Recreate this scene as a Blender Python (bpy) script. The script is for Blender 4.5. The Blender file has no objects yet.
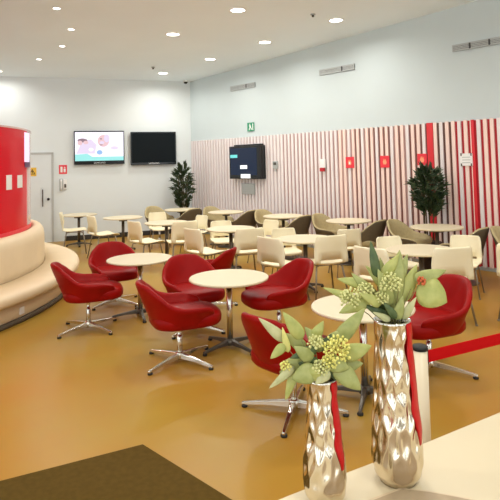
import bpy, bmesh, math, random
from mathutils import Vector, Matrix
random.seed(7)
SC = bpy.context.scene
COL = SC.collection
PI = math.pi
def R(d): return math.radians(d)
def V(*a): return Vector(a)

# ------------------------------------------------------------------ materials
def mat(name, col, rough=.5, metal=0., noise=0., nscale=8., spec=None, emit=None, estr=0., bump=0., bscale=60., coat=0., trans=0., sheen=0., col2=None):
    m = bpy.data.materials.new(name); m.use_nodes = True
    nt = m.node_tree; b = nt.nodes['Principled BSDF']
    b.inputs['Base Color'].default_value = (*col, 1)
    b.inputs['Roughness'].default_value = rough
    b.inputs['Metallic'].default_value = metal
    if spec is not None: b.inputs['Specular IOR Level'].default_value = spec
    if coat: b.inputs['Coat Weight'].default_value = coat; b.inputs['Coat Roughness'].default_value = .08
    if trans: b.inputs['Transmission Weight'].default_value = trans
    if sheen: b.inputs['Sheen Weight'].default_value = sheen
    if emit: b.inputs['Emission Color'].default_value = (*emit, 1); b.inputs['Emission Strength'].default_value = estr
    tc = nt.nodes.new('ShaderNodeTexCoord')
    n = nt.nodes.new('ShaderNodeTexNoise'); n.inputs['Scale'].default_value = nscale; n.inputs['Detail'].default_value = 4
    nt.links.new(tc.outputs['Object'], n.inputs['Vector'])
    mx = nt.nodes.new('ShaderNodeMix'); mx.data_type = 'RGBA'
    c2 = col2 if col2 else tuple(max(0, c * (1 - noise)) for c in col)
    mx.inputs[6].default_value = (*col, 1); mx.inputs[7].default_value = (*c2, 1)
    rmp = nt.nodes.new('ShaderNodeMapRange'); rmp.inputs[1].default_value = .35; rmp.inputs[2].default_value = .65
    nt.links.new(n.outputs['Fac'], rmp.inputs[0]); nt.links.new(rmp.outputs[0], mx.inputs[0])
    if noise or col2: nt.links.new(mx.outputs[2], b.inputs['Base Color'])
    if bump:
        n2 = nt.nodes.new('ShaderNodeTexNoise'); n2.inputs['Scale'].default_value = bscale
        nt.links.new(tc.outputs['Object'], n2.inputs['Vector'])
        bp = nt.nodes.new('ShaderNodeBump'); bp.inputs['Strength'].default_value = bump; bp.inputs['Distance'].default_value = .01
        nt.links.new(n2.outputs['Fac'], bp.inputs['Height']); nt.links.new(bp.outputs[0], b.inputs['Normal'])
    return m
M = {}
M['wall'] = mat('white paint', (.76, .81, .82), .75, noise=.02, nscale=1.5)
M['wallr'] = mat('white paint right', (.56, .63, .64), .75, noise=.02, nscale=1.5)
M['ceil'] = mat('ceiling paint', (.86, .95, 1.0), .8, noise=.03, nscale=.6)
M['floor'] = mat('tan vinyl floor', (.40, .250, .040), .30, col2=(.42, .20, .026), nscale=.8, bump=.02, bscale=90, spec=.22)  # orange patches in the colour imitate mottled reflections
M['matf'] = mat('brown grey matting', (.105, .062, .011), .85, spec=.1, noise=.15, nscale=30, bump=.2, bscale=300)
M['dark'] = mat('dark skirting', (.03, .028, .025), .5)
M['red'] = mat('red leatherette', (.31, .004, .003), .42, spec=.13, noise=.2, nscale=5, bump=.06, bscale=120)
M['chrome'] = mat('chrome', (.72, .68, .6), .18, metal=1)
M['steel'] = mat('dark steel', (.12, .105, .085), .35, metal=.7)
M['legmetal'] = mat('grey steel legs', (.30, .27, .22), .35, metal=.7)
M['rubber'] = mat('black rubber', (.012, .011, .01), .6)
M['table'] = mat('cream white laminate', (.72, .63, .44), .4, noise=.02, nscale=6)
M['wchair'] = mat('cream white plastic', (.90, .82, .58), .45, noise=.02, nscale=6)
M['gchair'] = mat('olive grey fabric', (.46, .37, .19), .7, noise=.12, nscale=30, bump=.1, bscale=300)
M['gback'] = mat('dark taupe fabric', (.115, .085, .048), .75, noise=.12, nscale=30, bump=.1, bscale=300)
M['bench'] = mat('cream leatherette', (.76, .61, .40), .5, noise=.05, nscale=3, bump=.04, bscale=90)
M['seam'] = mat('bench seam shadow gap', (.10, .075, .045), .8)
M['redpanel'] = mat('red acrylic', (.70, .006, .016), .22, spec=.12, noise=.06, nscale=1.2)
M['pinkglass'] = mat('pale pink acrylic edge', (.90, .55, .52), .12, trans=.3, coat=.4)
M['white'] = mat('white plastic', (.85, .84, .82), .4)
M['lit'] = mat('backlit lavender panel', (.6, .5, .65), .4, emit=(.85, .62, .9), estr=.6)
M['purple'] = mat('dark purple print', (.10, .01, .09), .4)
M['slat'] = mat('pale pink slat tone', (.80, .735, .73), .55, noise=.04, nscale=4)
M['slat_bounce'] = mat('pink slat tone', (.90, .69, .62), .55, noise=.04, nscale=4)  # red bounce light put into the colour of slats further right
M['slatred'] = mat('red board paint', (.68, .02, .03), .4)
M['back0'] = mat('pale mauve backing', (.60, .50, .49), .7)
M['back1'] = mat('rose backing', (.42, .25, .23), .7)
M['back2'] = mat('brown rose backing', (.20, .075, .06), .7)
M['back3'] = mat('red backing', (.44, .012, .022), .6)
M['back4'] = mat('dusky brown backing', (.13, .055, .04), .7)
M['door'] = mat('pale grey door paint', (.74, .78, .79), .5, noise=.02)
M['frame'] = mat('grey door frame', (.48, .49, .48), .5)
M['black'] = mat('black gloss plastic', (.008, .010, .012), .15)
M['screen'] = mat('dark screen glass', (.004, .007, .009), .35, spec=.12)
M['screenb'] = mat('dark blue lit screen', (.006, .01, .02), .25, spec=.25, emit=(.05, .09, .22), estr=.14)
M['pic_bg'] = mat('picture white', (.1, .1, .1), .3, emit=(.90, .86, 1.0), estr=1.0)
M['pic_pink'] = mat('picture skin', (.1, .1, .1), .3, emit=(.72, .46, .50), estr=.9)
M['pic_dark'] = mat('picture dark', (.1, .1, .1), .3, emit=(.20, .10, .16), estr=.8)
M['pic_teal'] = mat('picture teal', (.1, .1, .1), .3, emit=(.25, .72, .70), estr=.9)
M['pic_blue'] = mat('picture blue', (.1, .1, .1), .3, emit=(.22, .42, .75), estr=.9)
M['pic_lilac'] = mat('picture lilac', (.1, .1, .1), .3, emit=(.66, .56, .74), estr=.95)
M['tealmarks'] = mat('teal marks', (.1, .3, .3), .3, emit=(.10, .55, .55), estr=.8)
M['whitemarks'] = mat('white marks', (.6, .6, .6), .3, emit=(.9, .95, .95), estr=.8)
M['logo'] = mat('silver lettering', (.6, .6, .6), .4)
M['green'] = mat('green sign', (.02, .26, .13), .4)
M['redsign'] = mat('red sign', (.78, .03, .05), .4)
M['orange'] = mat('orange flame print', (.95, .35, .18), .4)
M['yellow'] = mat('yellow sign', (.85, .52, .06), .4)
M['vent'] = mat('grey vent metal', (.42, .44, .43), .45, metal=.2)
M['ventd'] = mat('dark vent slot', (.05, .05, .05), .6)
M['lamp'] = mat('lit lamp lens', (.9, .9, .9), .3, emit=(1, .97, .9), estr=9)
M['trimw'] = mat('white lamp trim', (.85, .85, .83), .4)
M['counter'] = mat('cream counter laminate', (.70, .60, .41), .35, noise=.02, nscale=5)
M['counterb'] = mat('counter front', (.62, .52, .38), .5)
M['tray'] = mat('tan grey mat', (.42, .31, .19), .45, noise=.1, nscale=20)
M['trayrim'] = mat('pale mat rim', (.66, .52, .34), .4)
M['vase'] = mat('hammered silver', (.76, .67, .53), .15, metal=1)
M['vasein'] = mat('vase inside', (.03, .028, .022), .5)
M['red_reflection'] = mat('red reflection', (.52, .003, .005), .35, spec=.25)  # colour of a red reflection laid onto the vases
M['leafdark'] = mat('palm green', (.014, .040, .014), .5, col2=(.045, .065, .016), nscale=14)
M['trunk'] = mat('palm stem', (.10, .075, .03), .7)
M['pot'] = mat('dark planter', (.06, .035, .025), .5)
M['soil'] = mat('soil', (.03, .02, .012), .9)
M['post'] = mat('cream post enamel', (.80, .68, .48), .3)
M['belt'] = mat('red webbing', (.58, .004, .006), .7, spec=.1, bump=.1, bscale=300)
for k, (a, b) in {'lf_light': ((.46, .46, .14), (.36, .38, .10)), 'lf_pale': ((.56, .54, .28), (.46, .46, .22)), 'lf_mid': ((.28, .31, .09), (.38, .39, .13)),
                  'lf_dark': ((.05, .085, .025), (.10, .14, .045)), 'lf_yel': ((.72, .66, .20), (.62, .6, .2))}.items():
    M[k] = mat('leaf ' + k[3:], a, .45, col2=b, nscale=40)
M['berry'] = mat('yellow green buds', (.85, .78, .22), .5, col2=(.72, .68, .18), nscale=60)
M['berryp'] = mat('pale green buds', (.74, .72, .32), .5, col2=(.60, .60, .24), nscale=60)
M['berryr'] = mat('orange red buds', (.62, .13, .04), .5)
M['stem'] = mat('olive stems', (.20, .17, .05), .6)

# ------------------------------------------------------------------ mesh builder
class G:
    def __init__(s): s.v = []; s.f = []; s.mi = []; s.sm = []
    def add(s, vs, fs, mi=0, sm=False, mx=None):
        o = len(s.v)
        s.v += [tuple(mx @ Vector(p)) if mx else tuple(p) for p in vs]
        for f in fs: s.f.append([i + o for i in f]); s.mi.append(mi); s.sm.append(sm)
    def box(s, c, d, mi=0, mx=None):
        x, y, z = c; a, b, e = d[0] / 2, d[1] / 2, d[2] / 2
        vs = [(x + i * a, y + j * b, z + k * e) for i in (-1, 1) for j in (-1, 1) for k in (-1, 1)]
        s.add(vs, [(0, 1, 3, 2), (4, 6, 7, 5), (0, 4, 5, 1), (2, 3, 7, 6), (0, 2, 6, 4), (1, 5, 7, 3)], mi, False, mx)
    def lathe(s, prof, n=32, c=(0, 0, 0), mi=0, sm=True, mx=None, fn=None, caps=True):
        vs = []; fs = []
        for (r, z) in prof:
            for k in range(n):
                a = 2 * PI * k / n; q = fn(a, r, z) if fn else r
                vs.append((c[0] + q * math.cos(a), c[1] + q * math.sin(a), c[2] + z))
        for i in range(len(prof) - 1):
            for k in range(n):
                k2 = (k + 1) % n
                fs.append((i * n + k, i * n + k2, (i + 1) * n + k2, (i + 1) * n + k))
        if caps and prof[0][0] > 1e-6: fs.append(tuple(range(n - 1, -1, -1)))
        if caps and prof[-1][0] > 1e-6: fs.append(tuple((len(prof) - 1) * n + k for k in range(n)))
        s.add(vs, fs, mi, sm, mx)
    def tube(s, pts, r, n=8, mi=0, sm=True):
        pts = [Vector(p) for p in pts]; rs = r if isinstance(r, (list, tuple)) else [r] * len(pts)
        vs = []; fs = []
        t = (pts[1] - pts[0]).normalized(); u = t.orthogonal().normalized()
        for i, p in enumerate(pts):
            if i: t = (pts[min(i + 1, len(pts) - 1)] - pts[i - 1]).normalized()
            u = (u - t * u.dot(t)).normalized(); w = t.cross(u)
            for k in range(n):
                a = 2 * PI * k / n; vs.append(p + (u * math.cos(a) + w * math.sin(a)) * rs[i])
        for i in range(len(pts) - 1):
            for k in range(n):
                k2 = (k + 1) % n; fs.append((i * n + k, i * n + k2, (i + 1) * n + k2, (i + 1) * n + k))
        fs.append(tuple(range(n - 1, -1, -1))); fs.append(tuple((len(pts) - 1) * n + k for k in range(n)))
        s.add(vs, fs, mi, sm)
    def ball(s, c, r, nu=8, nv=5, mi=0, sq=(1, 1, 1)):
        vs = []; fs = []
        for j in range(nv + 1):
            b = -PI / 2 + PI * j / nv
            for k in range(nu):
                a = 2 * PI * k / nu
                vs.append((c[0] + r * sq[0] * math.cos(b) * math.cos(a), c[1] + r * sq[1] * math.cos(b) * math.sin(a), c[2] + r * sq[2] * math.sin(b)))
        for j in range(nv):
            for k in range(nu):
                k2 = (k + 1) % nu; fs.append((j * nu + k, j * nu + k2, (j + 1) * nu + k2, (j + 1) * nu + k))
        s.add(vs, fs, mi, True)
    def prism(s, poly, y0, y1, mi=0, mx=None):          # polygon in XZ, extruded along Y
        n = len(poly); vs = [(x, y0, z) for x, z in poly] + [(x, y1, z) for x, z in poly]
        fs = [tuple(range(n)), tuple(range(2 * n - 1, n - 1, -1))] + [(i, i + n, (i + 1) % n + n, (i + 1) % n) for i in range(n)]
        s.add(vs, fs, mi, False, mx)
    def plate(s, poly, z0, z1, mi=0):                   # polygon in XY, extruded along Z
        n = len(poly); vs = [(x, y, z0) for x, y in poly] + [(x, y, z1) for x, y in poly]
        fs = [tuple(range(n - 1, -1, -1)), tuple(range(n, 2 * n))] + [(i, (i + 1) % n, (i + 1) % n + n, i + n) for i in range(n)]
        s.add(vs, fs, mi)
    def build(s, name, mats, parent=None, loc=None, bevel=0, subsurf=0, solid=0, label=None):
        me = bpy.data.meshes.new(name); me.from_pydata([tuple(p) for p in s.v], [], s.f)
        me.polygons.foreach_set('material_index', s.mi); me.polygons.foreach_set('use_smooth', s.sm)
        bm = bmesh.new(); bm.from_mesh(me); bmesh.ops.remove_doubles(bm, verts=bm.verts, dist=1e-6)
        if not solid: bmesh.ops.recalc_face_normals(bm, faces=bm.faces)
        bm.to_mesh(me); bm.free()
        for m in (mats if isinstance(mats, (list, tuple)) else [mats]): me.materials.append(m)
        o = bpy.data.objects.new(name, me); COL.objects.link(o)
        if parent: o.parent = parent
        if loc: o.location = loc
        if solid:
            md = o.modifiers.new('thick', 'SOLIDIFY'); md.thickness = solid; md.offset = 0
        if bevel:
            md = o.modifiers.new('bevel', 'BEVEL'); md.width = bevel; md.segments = 2; md.limit_method = 'ANGLE'
        if subsurf:
            md = o.modifiers.new('sub', 'SUBSURF'); md.levels = subsurf; md.render_levels = subsurf
        if label: o['label'] = label
        return o
def tag(o, label, cat, group=None):
    o['label'] = label; o['category'] = cat
    if group: o['group'] = group
    return o
def thing(name, label, cat, loc=(0, 0, 0), rz=0, group=None):
    o = bpy.data.objects.new(name, None); COL.objects.link(o); o.empty_display_size = .1
    o.location = loc; o.rotation_euler = (0, 0, rz)
    return tag(o, label, cat, group)
def struct(o): o['kind'] = 'structure'; return o
def dup(root, loc, rz, label, group=None):
    r = root.copy(); COL.objects.link(r); r.location = loc; r.rotation_euler = (0, 0, rz); r['label'] = label
    if group: r['group'] = group
    for ch in list(root.children):
        c = ch.copy(); COL.objects.link(c); c.parent = r
        for g in list(ch.children):
            d = g.copy(); COL.objects.link(d); d.parent = c
    return r
def text_mesh(name, body, size, m, parent, loc, rot=(PI / 2, 0, 0), extrude=.0008):
    cu = bpy.data.curves.new(name, 'FONT'); cu.body = body; cu.size = size; cu.align_x = 'CENTER'; cu.align_y = 'CENTER'; cu.extrude = extrude
    t = bpy.data.objects.new(name, cu); COL.objects.link(t)
    bpy.context.view_layer.update()
    me = bpy.data.meshes.new_from_object(t.evaluated_get(bpy.context.evaluated_depsgraph_get()))
    bpy.data.objects.remove(t)
    me.name = name; me.materials.clear(); me.materials.append(m)
    o = bpy.data.objects.new(name, me); COL.objects.link(o); o.parent = parent; o.location = loc; o.rotation_euler = rot
    return o

# ------------------------------------------------------------------ room: two walls meeting at an obtuse far corner
C0 = V(-1.6135, 14.7234, 0)
D1 = V(.93460, .35569, 0); N1 = V(.35569, -.93460, 0)       # back wall, runs to the left from the corner
D2 = V(.67393, -.73880, 0); N2 = V(-.73880, -.67393, 0)     # slatted wall, runs towards the right
A1 = math.atan2(D1.y, D1.x); A2 = math.atan2(D2.y, D2.x)
def onback(s, z, off=0): p = C0 + D1 * s + N1 * off; return (p.x, p.y, z)
def onright(s, z, off=0): p = C0 + D2 * s + N2 * off; return (p.x, p.y, z)
def ceil_z(x, y): return 4.089 + .0436 * ((V(x, y, 0) - C0).dot(N1))

g = G(); g.plate([(-9.5, -3.5), (12.6, -3.5), (12.6, 0.2), (-1.3, 15.6), (-9.5, 12.3)], -.1, 0)
struct(g.build('floor', M['floor']))
g = G(); g.box((-4.1, .1, 2.2), (8.6, .2, 4.4)); o = g.build('wall_back', M['wall'], loc=onback(0, 0)); o.rotation_euler = (0, 0, A1); struct(o)
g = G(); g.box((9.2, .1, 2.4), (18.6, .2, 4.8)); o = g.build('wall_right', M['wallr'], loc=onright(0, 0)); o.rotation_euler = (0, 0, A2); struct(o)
pc = [(-9.5, -3.5), (12.6, -3.5), (12.6, 0.2), (-1.3, 15.6), (-9.5, 12.3)]
g = G(); n = len(pc)
g.add([(x, y, ceil_z(x, y)) for x, y in pc] + [(x, y, ceil_z(x, y) + .1) for x, y in pc],
      [tuple(range(n)), tuple(range(2 * n - 1, n - 1, -1))] + [(i, (i + 1) % n, (i + 1) % n + n, i + n) for i in range(n)])
struct(g.build('ceiling', M['ceil']))
g = G(); g.box((-1.65, -.008, .06), (3.25, .016, .12)); o = g.build('baseboard_back', M['dark'], loc=onback(0, 0)); o.rotation_euler = (0, 0, A1); struct(o)

# slat cladding on the right wall: vertical boards over a coloured backing
PITCH = .1095; SLW = .060; TOPZ = 2.455
g = G(); s = .06; i = 0
sl = []
mats = [M['slat'], M['slatred'], M['back0'], M['back1'], M['back2'], M['back3'], M['back4'], M['slat_bounce']]
rr = random.Random(3)
ACC = (7.04, 7.185)
while s < 15.5:
    w = SLW
    red = ACC[0] - .06 < s + w / 2 < ACC[1] + .06 and s + w / 2 > ACC[0] - .03 and s + w / 2 < ACC[1] + .02
    if not red: g.box((s + w / 2, -.033, TOPZ / 2 + .03), (w, .026, TOPZ - .06), 7 if s > 4.9 and i % 3 else 0)
    q = s + w / 2
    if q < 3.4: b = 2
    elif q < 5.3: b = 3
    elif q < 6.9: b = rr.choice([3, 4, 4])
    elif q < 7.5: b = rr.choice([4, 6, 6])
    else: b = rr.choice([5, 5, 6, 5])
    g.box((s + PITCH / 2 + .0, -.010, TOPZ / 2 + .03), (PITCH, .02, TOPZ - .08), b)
    s += PITCH; i += 1
g.box(((ACC[0] + ACC[1]) / 2, -.036, TOPZ / 2 + .03), (ACC[1] - ACC[0] - .03, .032, TOPZ - .06), 1)
g.box((7.875, -.034, TOPZ / 2 + .03), (.05, .026, TOPZ - .06), 1)
o = g.build('trim_1', mats, loc=onright(0, 0)); o.rotation_euler = (0, 0, A2); struct(o); o['label'] = 'vertical pale pink slats with red gaps on the right wall'

# door on the back wall
dr = bpy.data.objects.new('door_1', None); COL.objects.link(dr); dr.location = onback(-4.03, 0, 0); dr.rotation_euler = (0, 0, A1); struct(dr)
g = G(); g.box((0, -.015, 1.085), (.90, .03, 2.16)); g.build('door_leaf', M['door'], dr)
g = G(); g.box((-.475, -.02, 1.1), (.05, .04, 2.2)); g.box((.475, -.02, 1.1), (.05, .04, 2.2)); g.box((0, -.02, 2.19), (1.0, .04, .05)); g.build('door_frame', M['frame'], dr)
g = G(); g.box((.245, -.055, 1.09), (.025, .03, .42)); g.box((.245, -.04, 1.26), (.02, .06, .02)); g.box((.245, -.04, .92), (.02, .06, .02)); g.build('door_handle', M['pot'], dr, bevel=.004)
g = G(); g.lathe([(.012, 0), (.012, .03), (.03, .035), (.034, .05), (.02, .062), (0, .064)], 16, mx=Matrix.Translation((.375, -.03, 1.06)) @ Matrix.Rotation(PI / 2, 4, 'X')); g.build('door_knob', M['black'], dr)

# ------------------------------------------------------------------ things on the walls
def back_thing(name, label, cat, s, z, off=.0, group=None): return thing(name, label, cat, onback(s, z, off), A1, group)
def right_thing(name, label, cat, s, z, off=.05, group=None):
    s += .045 if off else 0
    return thing(name, label, cat, onright(s, z, off), A2, group)
def ring_poly(cx, cz, rx, rz, n=24, a0=0, a1=2 * PI):
    return [(cx + rx * math.cos(a0 + (a1 - a0) * k / n), cz + rz * math.sin(a0 + (a1 - a0) * k / n)) for k in range(n)]

# two televisions: origin at the centre of the set
def tv(label, s, z, w, h, on):
    t = back_thing('television', label, 'television', s, z, .0, 'televisions on the back wall')
    g = G(); g.box((0, -.075, 0), (w, .05, h)); g.build('casing', M['black'], t, bevel=.006)
    g = G(); g.box((0, -.025, 0), (.3, .05, .25)); g.build('wall_bracket', M['steel'], t)
    bz = .095 if on else .06
    sw, sh = w - .05, h - bz - .03
    cz = (bz - .03) / 2
    if not on:
        g = G(); g.box((0, -.102, cz), (sw, .004, sh)); g.build('screen', M['screen'], t)
    else:
        g = G(); g.box((0, -.102, cz), (sw, .004, sh), 0)
        y0, y1 = -.1042, -.1055
        L = lambda u, v: (u * sw / 2, cz + v * sh / 2)
        g.prism([L(-1, -.72), L(-1, -1), L(1, -1), L(1, -.72)], y0, y1, 3)
        g.prism([L(-1, -.55), L(-1, -.72), L(-.3, -.72), L(-.5, -.5)], y0, y1, 3)
        def el(u, v, ru, rv, mi, k): g.prism(ring_poly(u * sw / 2, cz + v * sh / 2, ru * sw / 2, rv * sh / 2), y0 - k * .0012, y1 - k * .0012, mi)
        g.prism([L(-.95, -.5), L(-.72, .35), L(-.35, .5), L(-.12, .1), L(-.2, -.5)], y0, y1, 5)
        el(-.70, .42, .20, .14, 2, 1); el(-.80, .25, .10, .16, 1, 2); el(-.56, .28, .10, .12, 1, 2)
        g.prism([L(-.02, -.70), L(.05, -.25), L(.45, -.30), L(.9, -.1), L(.95, -.70)], y0, y1, 0)
        el(.16, .38, .24, .42, 1, 3); el(.10, .26, .10, .10, 5, 4); el(.30, .55, .12, .28, 5, 4); el(.06, .52, .05, .04, 2, 5); el(.06, .10, .07, .03, 2, 5)
        el(.0, -.42, .12, .16, 4, 4); el(.62, -.12, .16, .12, 5, 2); el(-.35, -.22, .1, .12, 0, 2)
        g.build('screen', [M['pic_bg'], M['pic_pink'], M['pic_dark'], M['pic_teal'], M['pic_blue'], M['pic_lilac']], t, label='lit screen showing a face')
    text_mesh('logo_lettering', 'SAMSUNG', .062, M['logo'], t, (0, -.1015, -h / 2 + .04))
    return t
tv('lit wall television showing a bright broadcast with a face', -2.425, 2.312, 1.245, .855, True)
tv('switched-off black wall television near the room corner', -1.04, 2.276, 1.20, .87, False)

t = back_thing('warning_sign', 'small yellow warning sign on the grey door', 'sign', -4.02, 1.74, .031)
g = G(); g.box((0, -.003, 0), (.19, .006, .21)); g.build('plate', M['yellow'], t)
g = G(); g.prism([(-.07, -.06), (.07, -.06), (0, .07)], -.0062, -.008, 0); g.prism([(-.045, -.045), (.045, -.045), (0, .04)], -.0081, -.0095, 1); g.prism([(-.008, -.035), (.008, -.035), (.012, .02), (-.012, .02)], -.0096, -.011, 0)
g.build('pictogram', [M['rubber'], M['yellow']], t)
t = back_thing('fire_sign', 'red square sign with white symbol left of the lit television', 'sign', -3.308, 1.78, .0)
g = G(); g.box((0, -.004, 0), (.19, .008, .225)); g.build('plate', M['redsign'], t)
g = G(); g.prism([(-.06, -.07), (-.01, -.07), (-.01, .07), (-.06, .07)], -.0082, -.010); g.prism([(.015, -.07), (.065, -.07), (.065, .02), (.015, .02)], -.0082, -.010); g.prism([(.015, .035), (.065, .035), (.04, .075)], -.0082, -.010)
g.build('symbol', M['white'], t)
t = back_thing('wall_phone', 'white wall phone below the red square sign', 'phone', -3.308, 1.40, .0)
g = G(); g.box((-.045, -.02, 0), (.085, .04, .31)); g.build('handset_cradle', M['frame'], t, bevel=.012)
g = G(); g.box((.045, -.025, .01), (.09, .05, .24)); g.build('body', M['white'], t, bevel=.012)
g = G(); g.tube([(-.045, -.05, .13), (-.045, -.062, .06), (-.045, -.062, -.06), (-.045, -.05, -.13)], [.022, .014, .014, .022], 10); g.build('handset', M['white'], t)
g = G(); g.box((.05, -.052, -.03), (.05, .006, .09)); g.build('keypad', M['steel'], t)

# right-wall display in a deep black enclosure
t = right_thing('menu_display', 'boxy black display with teal marks on the slatted wall', 'screen', 2.375, 1.845, .05)
W, H = 1.09, .78
g = G(); g.box((0, -.09, 0), (W, .18, H)); g.box((.03, -.06, H / 2 + .018), (W - .14, .10, .036)); g.build('casing', M['black'], t, bevel=.008)
g = G(); g.box((-.03, -.182, .02), (W - .16, .006, H - .14)); g.build('screen', M['screenb'], t)
g = G(); g.box((-.37, -.1865, .15), (.26, .003, .075), 0); g.box((-.02, -.1865, -.11), (.24, .003, .085), 1); g.box((.04, -.1865, -.325), (.33, .003, .095), 1)  # teal and white glowing bars on the screen
g.build('marks', [M['tealmarks'], M['whitemarks']], t)
t = right_thing('notice_plate', 'grey rectangular panel mounted under the black display', 'panel', 2.315, 1.21, .05)
g = G(); g.box((0, -.012, 0), (.45, .024, .255)); g.build('frame', M['vent'], t, bevel=.004)
g = G()
for k in range(5): g.box((0, -.026, -.09 + k * .045), (.39, .004, .012))
g.build('louvre', M['frame'], t)
t = right_thing('exit_sign', 'green exit sign with white figure above the black display', 'sign', 2.443, 2.69, .0)
g = G(); g.box((0, -.012, 0), (.23, .024, .205)); g.build('plate', M['green'], t)
g = G(); y = (-.0245, -.0265)
g.prism(ring_poly(-.02, .062, .016, .016, 12), *y); g.prism([(-.05, .04), (.01, .04), (.02, -.01), (-.03, -.01)], *y); g.prism([(-.03, -.01), (.0, -.01), (-.04, -.08), (-.065, -.075)], *y); g.prism([(0, -.01), (.02, -.01), (.05, -.05), (.03, -.08), (.015, -.05)], *y); g.prism([(.07, -.08), (.095, -.08), (.095, .075), (.07, .075)], *y)
g.build('pictogram', M['white'], t)
t = right_thing('wall_controller', 'small grey wall controller between black display and red signs', 'controller', 3.245, 1.768, .05)
g = G(); g.box((0, -.015, 0), (.15, .03, .17)); g.build('body', M['vent'], t, bevel=.006)
g = G(); g.box((0, -.032, .03), (.09, .004, .06)); g.build('display', M['steel'], t)
g = G(); g.box((0, -.012, -.115), (.05, .024, .06)); g.build('cable_box', M['frame'], t)
t = right_thing('card_holder', 'small white wall box with red base, left of the red signs', 'box', 4.645, 1.75, .05)
g = G(); g.box((0, -.02, .035), (.13, .04, .18)); g.build('body', M['white'], t, bevel=.006)
g = G(); g.box((-.015, -.025, -.095), (.11, .05, .075)); g.build('base', M['back3'], t, bevel=.006)
for s_, z_, w_, h_, lab in [(5.325, 1.792, .20, .222, 'leftmost red fire sign on slats, nearest the white box'), (6.135, 1.793, .20, .22, 'red fire sign on slats between two others, left of palm'), (6.905, 1.82, .185, .20, 'red fire sign right above the palm by the red board')]:
    t = right_thing('fire_sign', lab, 'sign', s_, z_, .05, 'red fire signs on the slatted wall')
    g = G(); g.box((0, -.006, 0), (w_, .012, h_)); g.build('plate', M['redsign'], t, bevel=.003)
    g = G(); g.prism([(-.03, -.05), (.03, -.05), (.042, -.01), (.02, .055), (.006, .02), (-.012, .06), (-.04, .0)], -.0125, -.0145); g.build('flame_symbol', M['orange'], t)
    if s_ < 5.5: g = G(); g.prism([(-.015, -.035), (.015, -.035), (.018, -.01), (0, .02), (-.018, -.01)], -.0147, -.016); g.build('flame_core', M['white'], t)
t = right_thing('notice_sign', 'white notice plate on the red slats right of the palm', 'sign', 7.71, 1.80, .05)
g = G(); g.box((0, -.006, 0), (.21, .012, .205)); g.build('plate', M['white'], t, bevel=.003)
g = G()
for k in range(3): g.box((0, -.0125, -.05 + k * .045), (.14, .002, .012))
g.build('printed_lines', M['frame'], t)
g = G()
for sx in (-1, 1): g.box((sx * .085, -.0085, .085), (.02, .017, .045)); g.box((sx * .085, -.0085, -.085), (.02, .017, .045))
g.build('clip', M['steel'], t)
# air vents
for s0, s1, nd, lab in [(1.73, 2.63, 1, 'small air vent high on the wall nearest the corner'), (4.63, 5.53, 1, 'middle air vent high on the white wall'), (7.58, 8.60, 2, 'rightmost air vent high on the white wall')]:
    t = right_thing('air_vent', lab, 'vent', (s0 + s1) / 2, 3.69, .0, 'air vents on the upper wall'); w = s1 - s0; h = .115
    g = G(); g.box((0, -.008, 0), (w, .016, h)); g.build('backing', M['ventd'], t)
    g = G(); g.box((0, -.014, h / 2 - .008), (w, .028, .016)); g.box((0, -.014, -h / 2 + .008), (w, .028, .016)); g.box((-w / 2 + .008, -.014, 0), (.016, .028, h)); g.box((w / 2 - .008, -.014, 0), (.016, .028, h)); g.build('frame', M['vent'], t)
    g = G()
    for k in range(4): g.box((0, -.018, -.036 + k * .024), (w - .03, .012, .0175))
    g.build('louvre', M['vent'], t)
    for k in range(nd):
        x = (.16 * w if nd == 1 else (-.2 * w + k * .32 * w)); g = G(); g.box((x, -.016, 0), (.028, .032, h - .02)); g.build('divider', M['ventd'], t)

# ------------------------------------------------------------------ ceiling lamps and fittings
def light(loc, e, r, col=(1, .965, .90), spread=160):
    l = bpy.data.lights.new('lamp_light', 'AREA'); l.shape = 'DISK'; l.size = r * 2; l.energy = e; l.color = col; l.spread = R(spread)
    o = bpy.data.objects.new('lamp_light', l); COL.objects.link(o); o.location = loc; return o
LAMPE = 21
def downlight(x, y, r, lab, e=LAMPE):
    z = ceil_z(x, y)
    t = thing('downlight', lab, 'ceiling light', (x, y, z), 0, 'round ceiling downlights')
    g = G(); g.lathe([(r * .86, .03), (r * .86, -.012), (r * 1.06, -.012), (r * 1.10, .0), (r * 1.10, .03)], 28); g.build('trim_ring', M['trimw'], t)
    g = G(); g.lathe([(0, .0), (r * .86, -.002), (r * .86, -.006), (r * .6, -.009), (0, -.010)], 28); g.build('lens', M['lamp'], t)
    light((x, y, z - .02), e, r)
for x, y, lab in [(-.15, 8.77, 'large round downlight at the top edge left of centre'), (1.59, 9.55, 'large round downlight rightmost on the ceiling'),
                  (-1.40, 10.02, 'large round downlight above the dark television, left in its row'), (.35, 10.86, 'large round downlight near the middle air vent'),
                  (-.86, 12.14, 'large round downlight nearest the small corner vent'), (-2.14, 13.44, 'large round downlight furthest back near the room corner')]:
    downlight(x, y, .135, lab)
for x, y, lab in [(-2.97, 8.32, 'small round downlight highest in the left row'), (-3.12, 9.45, 'small round downlight second from the top of the left row'),
                  (-3.66, 10.54, 'small round downlight third from the top of the left row'), (-4.5, 11.51, 'small round downlight near the back wall in the left row'),
                  (-5.79, 12.49, 'small round downlight at the far left edge by the back wall')]:
    downlight(x, y, .062, lab, LAMPE * .45)
for x, y in [(-.2, 5.6), (1.9, 6.2), (-2.4, 5.2), (4.3, 5.6), (.2, 2.6), (2.6, 2.9), (-2.2, 2.0), (1.2, .2)]:  # unseen lamps added overhead to light the near area
    downlight(x, y, .135, 'unseen large round downlight added overhead for light')
x, y = -1.74, 14.86; p = onback(-.16, 0, .16)
t = thing('security_camera', 'small dark dome camera up in the room corner', 'camera', (p[0], p[1], ceil_z(p[0], p[1])))
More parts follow.
